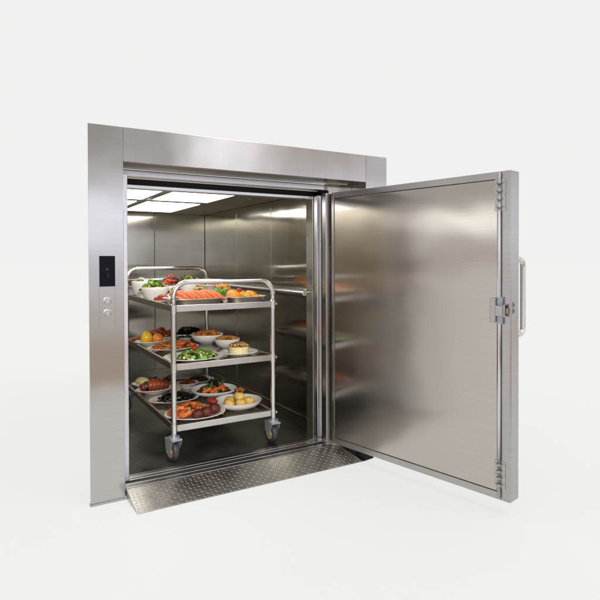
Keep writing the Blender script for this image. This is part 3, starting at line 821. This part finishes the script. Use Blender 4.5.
heap('carrot_salad', 0.630, 0.465, Z + .010, .125, .085, .062, [('chunk', 90, .017, (.80, .33, .09), (1.3, .9, .6)), ('chunk', 20, .014, (.66, .14, .05)), ('leaf', 40, .016, (.20, .34, .07)), ('chunk', 34, .012, (.66, .62, .34)), ('chunk', 10, .014, (.07, .03, .02))],
     'chopped orange carrots with green herbs behind the meatballs', 'vegetables', base=(.45, .1, .02))
heap('lemon_slices', 0.806, 0.395, Z + .012, .022, .05, .008, [('chunk', 10, .013, (.66, .56, .12), (1.1, 1, .25))],
     'thin yellow slices at the right rim of the meatball plate', 'lemon')
plate(0.850, 1.150, 'B', .082, 'small white plate of orange stew in the middle of the bottom shelf', h=.040, sy=.9)
heap('stew', 0.850, 1.150, Z + .032, .052, .045, .026, [('chunk', 50, .014, (.50, .17, .02)), ('chunk', 16, .012, (.60, .30, .05)), ('leaf', 4, .010, MG)],
     'orange brown stew on the small plate in the middle of the bottom shelf', 'stew', base=(.36, .13, .02))
plate(0.985, 1.270, 'B', .125, 'far right white plate of dark meat on the bottom shelf', h=.022, sy=.72)
heap('braised_beef', 0.965, 1.255, Z + .010, .075, .055, .046, [('chunk', 60, .016, (.12, .028, .012)), ('chunk', 20, .014, (.26, .07, .02)), ('strip', 6, .04, (.05, .02, .01))],
     'dark red braised meat with dark stalks on the far right plate', 'meat', base=(.1, .03, .015))
bowl(0.940, 0.850, 'B', .158, .048, 'wide white bowl of carrots and asparagus on the bottom shelf', foot=.42)
def stick(name, a, b, r, col, label, cat, group, tip=None):
    bm = BM(); rc(bm); a, b = Vector(a), Vector(b); pts = [a.lerp(b, t / 8) for t in range(9)]
    rr = [r * (.55 + .45 * math.sin(PI * min(1, (t + .6) / 5)) if t < 2 else 1 - .25 * t / 8) for t in range(9)]
    rs = tube(bm, pts, rr, 10); paint(bm, {f for q in rs for v in q for f in v.link_faces}, col)
    if tip:
        for k in range(12): blob(bm, b + Vector((RND.uniform(-1, 1), RND.uniform(-1, 1), RND.uniform(-1, 1))) * r * .8, r * .5, jit(tip, .3), (1, .7, .7), .2, 2, 1)
    tag(obj(name, bm, M['food'], None, smooth=True, loc=a), label, cat, group)
zb = Z + .030
for k, (x, y, a, l) in enumerate(((.955, .80, .5, .07), (.99, .815, 1.2, .06), (.87, .80, -.2, .06), (.91, .775, .1, .05))):
    stick('carrot', (x - l / 2 * math.cos(a), y - l / 2 * math.sin(a), zb + .008), (x + l / 2 * math.cos(a), y + l / 2 * math.sin(a), zb + .034), .017, jit((.86, .32, .06), .06),
          'cut orange carrot in the wide bowl of the bottom shelf', 'carrot', 'carrots in the wide bowl')
for k, (x, y, a, l) in enumerate(((.905, .82, 1.0, .085), (.93, .85, 1.5, .09), (1.0, .86, .8, .08))):
    stick('asparagus', (x - l / 2 * math.cos(a), y - l / 2 * math.sin(a), zb + .012), (x + l / 2 * math.cos(a), y + l / 2 * math.sin(a), zb + .060), .013, jit((.34, .42, .08), .1),
          'thick pale green asparagus spear in the wide bowl', 'asparagus', 'asparagus spears in the wide bowl', (.10, .20, .03))
heap('mixed_vegetables', .940, .860, Z + .022, .110, .095, .038, [('chunk', 40, .018, (.16, .26, .04)), ('chunk', 20, .017, (.62, .14, .03)), ('leaf', 40, .018, DG), ('leaf', 20, .02, MG), ('chunk', 14, .018, (.68, .54, .16))],
     'mixed green and orange vegetables under the asparagus spears', 'vegetables', base=(.10, .14, .03))
heap('herb_sprig', .945, .865, Z + .062, .035, .03, .040, [('leaf', 46, .013, (.03, .09, .015)), ('strip', 8, .03, (.04, .10, .02))],
     'dark green herb sprig standing on top of the mixed vegetables', 'herbs')
bowl(0.953, 0.465, 'B', .150, .050, 'wide rimmed white bowl of potato balls at the front right of the bottom shelf', foot=.45, lip=.05)
pl = [(.878, .43, .034), (.945, .405, .034), (1.012, .425, .035), (.905, .49, .034), (.98, .49, .036), (.955, .45, .034)]
for i, (x, y, r) in enumerate(pl):
    piece('potato_ball', x, y, Z + .038 + (.040 if i == 5 else .006), r, (.84, .62, .26), 'golden potato ball piled in the wide rimmed front bowl', 'potato ball', (1, 1, .9), .1, 3, 'crumb', 'potato balls in the front bowl', (.90, .76, .44))
heap('fried_onions', .962, .452, Z + .108, .034, .03, .020, [('chunk', 30, .009, (.58, .30, .08)), ('chunk', 10, .008, (.20, .10, .03))],
     'crisp brown fried onions on top of the potato balls', 'onions')

# ================================================================== studio floor
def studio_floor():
    m, nt, b = new_mat('self-glowing white'); L = nt.links
    # glow added to the floor colour to wash out shadows and match the backdrop
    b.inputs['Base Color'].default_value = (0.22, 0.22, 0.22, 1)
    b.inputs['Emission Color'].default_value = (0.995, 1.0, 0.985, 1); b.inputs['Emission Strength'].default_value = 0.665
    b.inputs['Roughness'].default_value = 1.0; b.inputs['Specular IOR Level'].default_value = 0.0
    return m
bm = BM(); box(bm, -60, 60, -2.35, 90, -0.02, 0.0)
tag(obj('floor', bm, studio_floor()), 'seamless white studio floor with added glow under the steel lift', None, None, 'structure')

# ================================================================== world: white surround, bright bands added behind the camera for steel reflections
w = bpy.data.worlds.new('World'); scn.world = w; w.use_nodes = True
nt = w.node_tree; L = nt.links; bg = nt.nodes['Background']
tc = N(nt, 'ShaderNodeTexCoord'); sx = N(nt, 'ShaderNodeSeparateXYZ'); L.new(tc.outputs['Generated'], sx.inputs[0])
WHITE = (0.873, 0.876, 0.868)
el = N(nt, 'ShaderNodeMapRange'); el.inputs['From Min'].default_value = -0.6; el.inputs['From Max'].default_value = 1.0
L.new(sx.outputs['Z'], el.inputs['Value'])
def E(z): return (z + .6) / 1.6
er = ramp(nt, [(E(-.5), (.42, .33, .25)), (E(-.17), (.58, .47, .38)), (E(-.07), (.78, .75, .76)), (E(.02), (1.10, 1.11, 1.25)), (E(.085), (1.6, 1.62, 1.85)), (E(.15), (.56, .55, .55)), (E(.26), (.50, .48, .46)), (E(.60), (.9, .88, .86)), (1.0, (1.1, 1.08, 1.05))])
L.new(el.outputs[0], er.inputs[0])
ax = N(nt, 'ShaderNodeMapRange'); ax.inputs['From Min'].default_value = -1; ax.inputs['From Max'].default_value = 1
L.new(sx.outputs['X'], ax.inputs['Value'])
def A(x): return (x + 1) / 2
ar = ramp(nt, [(A(-.9), (.9, .88, .86)), (A(.18), (.9, .89, .88)), (A(.28), (.82, .81, .82)), (A(.345), (3.5, 3.55, 3.8)), (A(.41), (3.0, 3.0, 3.2)), (A(.465), (1.15, 1.08, 1.0)), (A(.57), (1.05, .98, .92)), (A(.60), (1.75, 1.72, 1.9)), (A(.95), (.9, .88, .86))])
L.new(ax.outputs[0], ar.inputs[0])
mu = N(nt, 'ShaderNodeMix', data_type='RGBA', blend_type='MULTIPLY')
up = N(nt, 'ShaderNodeMapRange', interpolation_type='SMOOTHSTEP'); up.inputs['From Min'].default_value = .12; up.inputs['From Max'].default_value = .18
L.new(sx.outputs['Z'], up.inputs['Value']); L.new(up.outputs[0], mu.inputs[0])
L.new(er.outputs[0], mu.inputs[6]); L.new(ar.outputs[0], mu.inputs[7])
fb = N(nt, 'ShaderNodeMapRange', interpolation_type='SMOOTHSTEP'); fb.inputs['From Min'].default_value = -.35; fb.inputs['From Max'].default_value = -.12
L.new(sx.outputs['Y'], fb.inputs['Value'])
mx = N(nt, 'ShaderNodeMix', data_type='RGBA'); L.new(fb.outputs[0], mx.inputs[0]); L.new(mu.outputs[2], mx.inputs[6])
# far left: darker low, bright band higher up, added for the door reflection; the rest of the front is plain white
lr = ramp(nt, [(E(-.3), WHITE), (E(-.06), (.68, .63, .58)), (E(.0), (.70, .66, .64)), (E(.035), (.80, .79, .80)), (E(.056), (2.1, 2.1, 2.1)), (E(.074), (1.8, 1.8, 1.8)), (E(.10), (.60, .58, .57)), (E(.3), (.8, .8, .8)), (1.0, WHITE)])
L.new(el.outputs[0], lr.inputs[0])
lf = N(nt, 'ShaderNodeMapRange', interpolation_type='SMOOTHSTEP'); lf.inputs['From Min'].default_value = -.80; lf.inputs['From Max'].default_value = -.62
L.new(sx.outputs['X'], lf.inputs['Value'])
ml = N(nt, 'ShaderNodeMix', data_type='RGBA'); L.new(lf.outputs[0], ml.inputs[0]); L.new(lr.outputs[0], ml.inputs[6]); ml.inputs[7].default_value = (*WHITE, 1)
L.new(ml.outputs[2], mx.inputs[7])
L.new(mx.outputs[2], bg.inputs['Color']); bg.inputs['Strength'].default_value = 1.0

# broad weak overhead light, added to level the floor with the white surround
ld = bpy.data.lights.new('overhead_fill', 'SUN'); ld.energy = 0.35; ld.angle = math.radians(60); ld.color = (1, .99, .97)
lo = bpy.data.objects.new('overhead_fill', ld); COL.objects.link(lo); lo.location = (0, -2, 5); lo.rotation_euler = (math.radians(12), 0, 0)

# soft front spot, beside the camera, aimed into the opening at the dishes
sd = bpy.data.lights.new('front_spot', 'SPOT'); sd.energy = 620; sd.shadow_soft_size = .35; sd.spot_size = math.radians(24); sd.spot_blend = .8; sd.color = (1, .97, .93)
so = bpy.data.objects.new('front_spot', sd); COL.objects.link(so); so.location = (-0.6, -4.2, 2.1)
so.rotation_euler = (Vector((0.80, 0.7, 0.50)) - Vector(so.location)).to_track_quat('-Z', 'Y').to_euler()

# ================================================================== camera
cd = bpy.data.cameras.new('camera'); cam = bpy.data.objects.new('camera', cd); COL.objects.link(cam); scn.camera = cam
cd.sensor_width = 36; cd.sensor_fit = 'HORIZONTAL'; cd.lens = 540.2 / 600 * 36; cd.shift_y = (266.12 - 300) / 600; cd.clip_end = 500; cd.clip_start = .05
F = Vector((0.50056592, 0.86561137, -0.01227683)); R = Vector((0.86565372, -0.50063385, -0.00306294)); U = Vector((0.00879751, 0.00909428, 0.99991995))
m = Matrix((R, U, -F)).transposed().to_4x4(); m.translation = Vector((-0.40959875, -2.67953304, 1.15949393)); cam.matrix_world = m

scn.render.engine = 'CYCLES'
scn.render.resolution_x = 1024; scn.render.resolution_y = 1024
scn.view_settings.view_transform = 'Standard'; scn.view_settings.look = 'None'; scn.view_settings.exposure = 0; scn.view_settings.gamma = 1
scn.cycles.max_bounces = 14; scn.cycles.glossy_bounces = 8; scn.cycles.diffuse_bounces = 5
scn.cycles.sample_clamp_indirect = 6; scn.cycles.use_denoising = True
scn.render.film_transparent = False
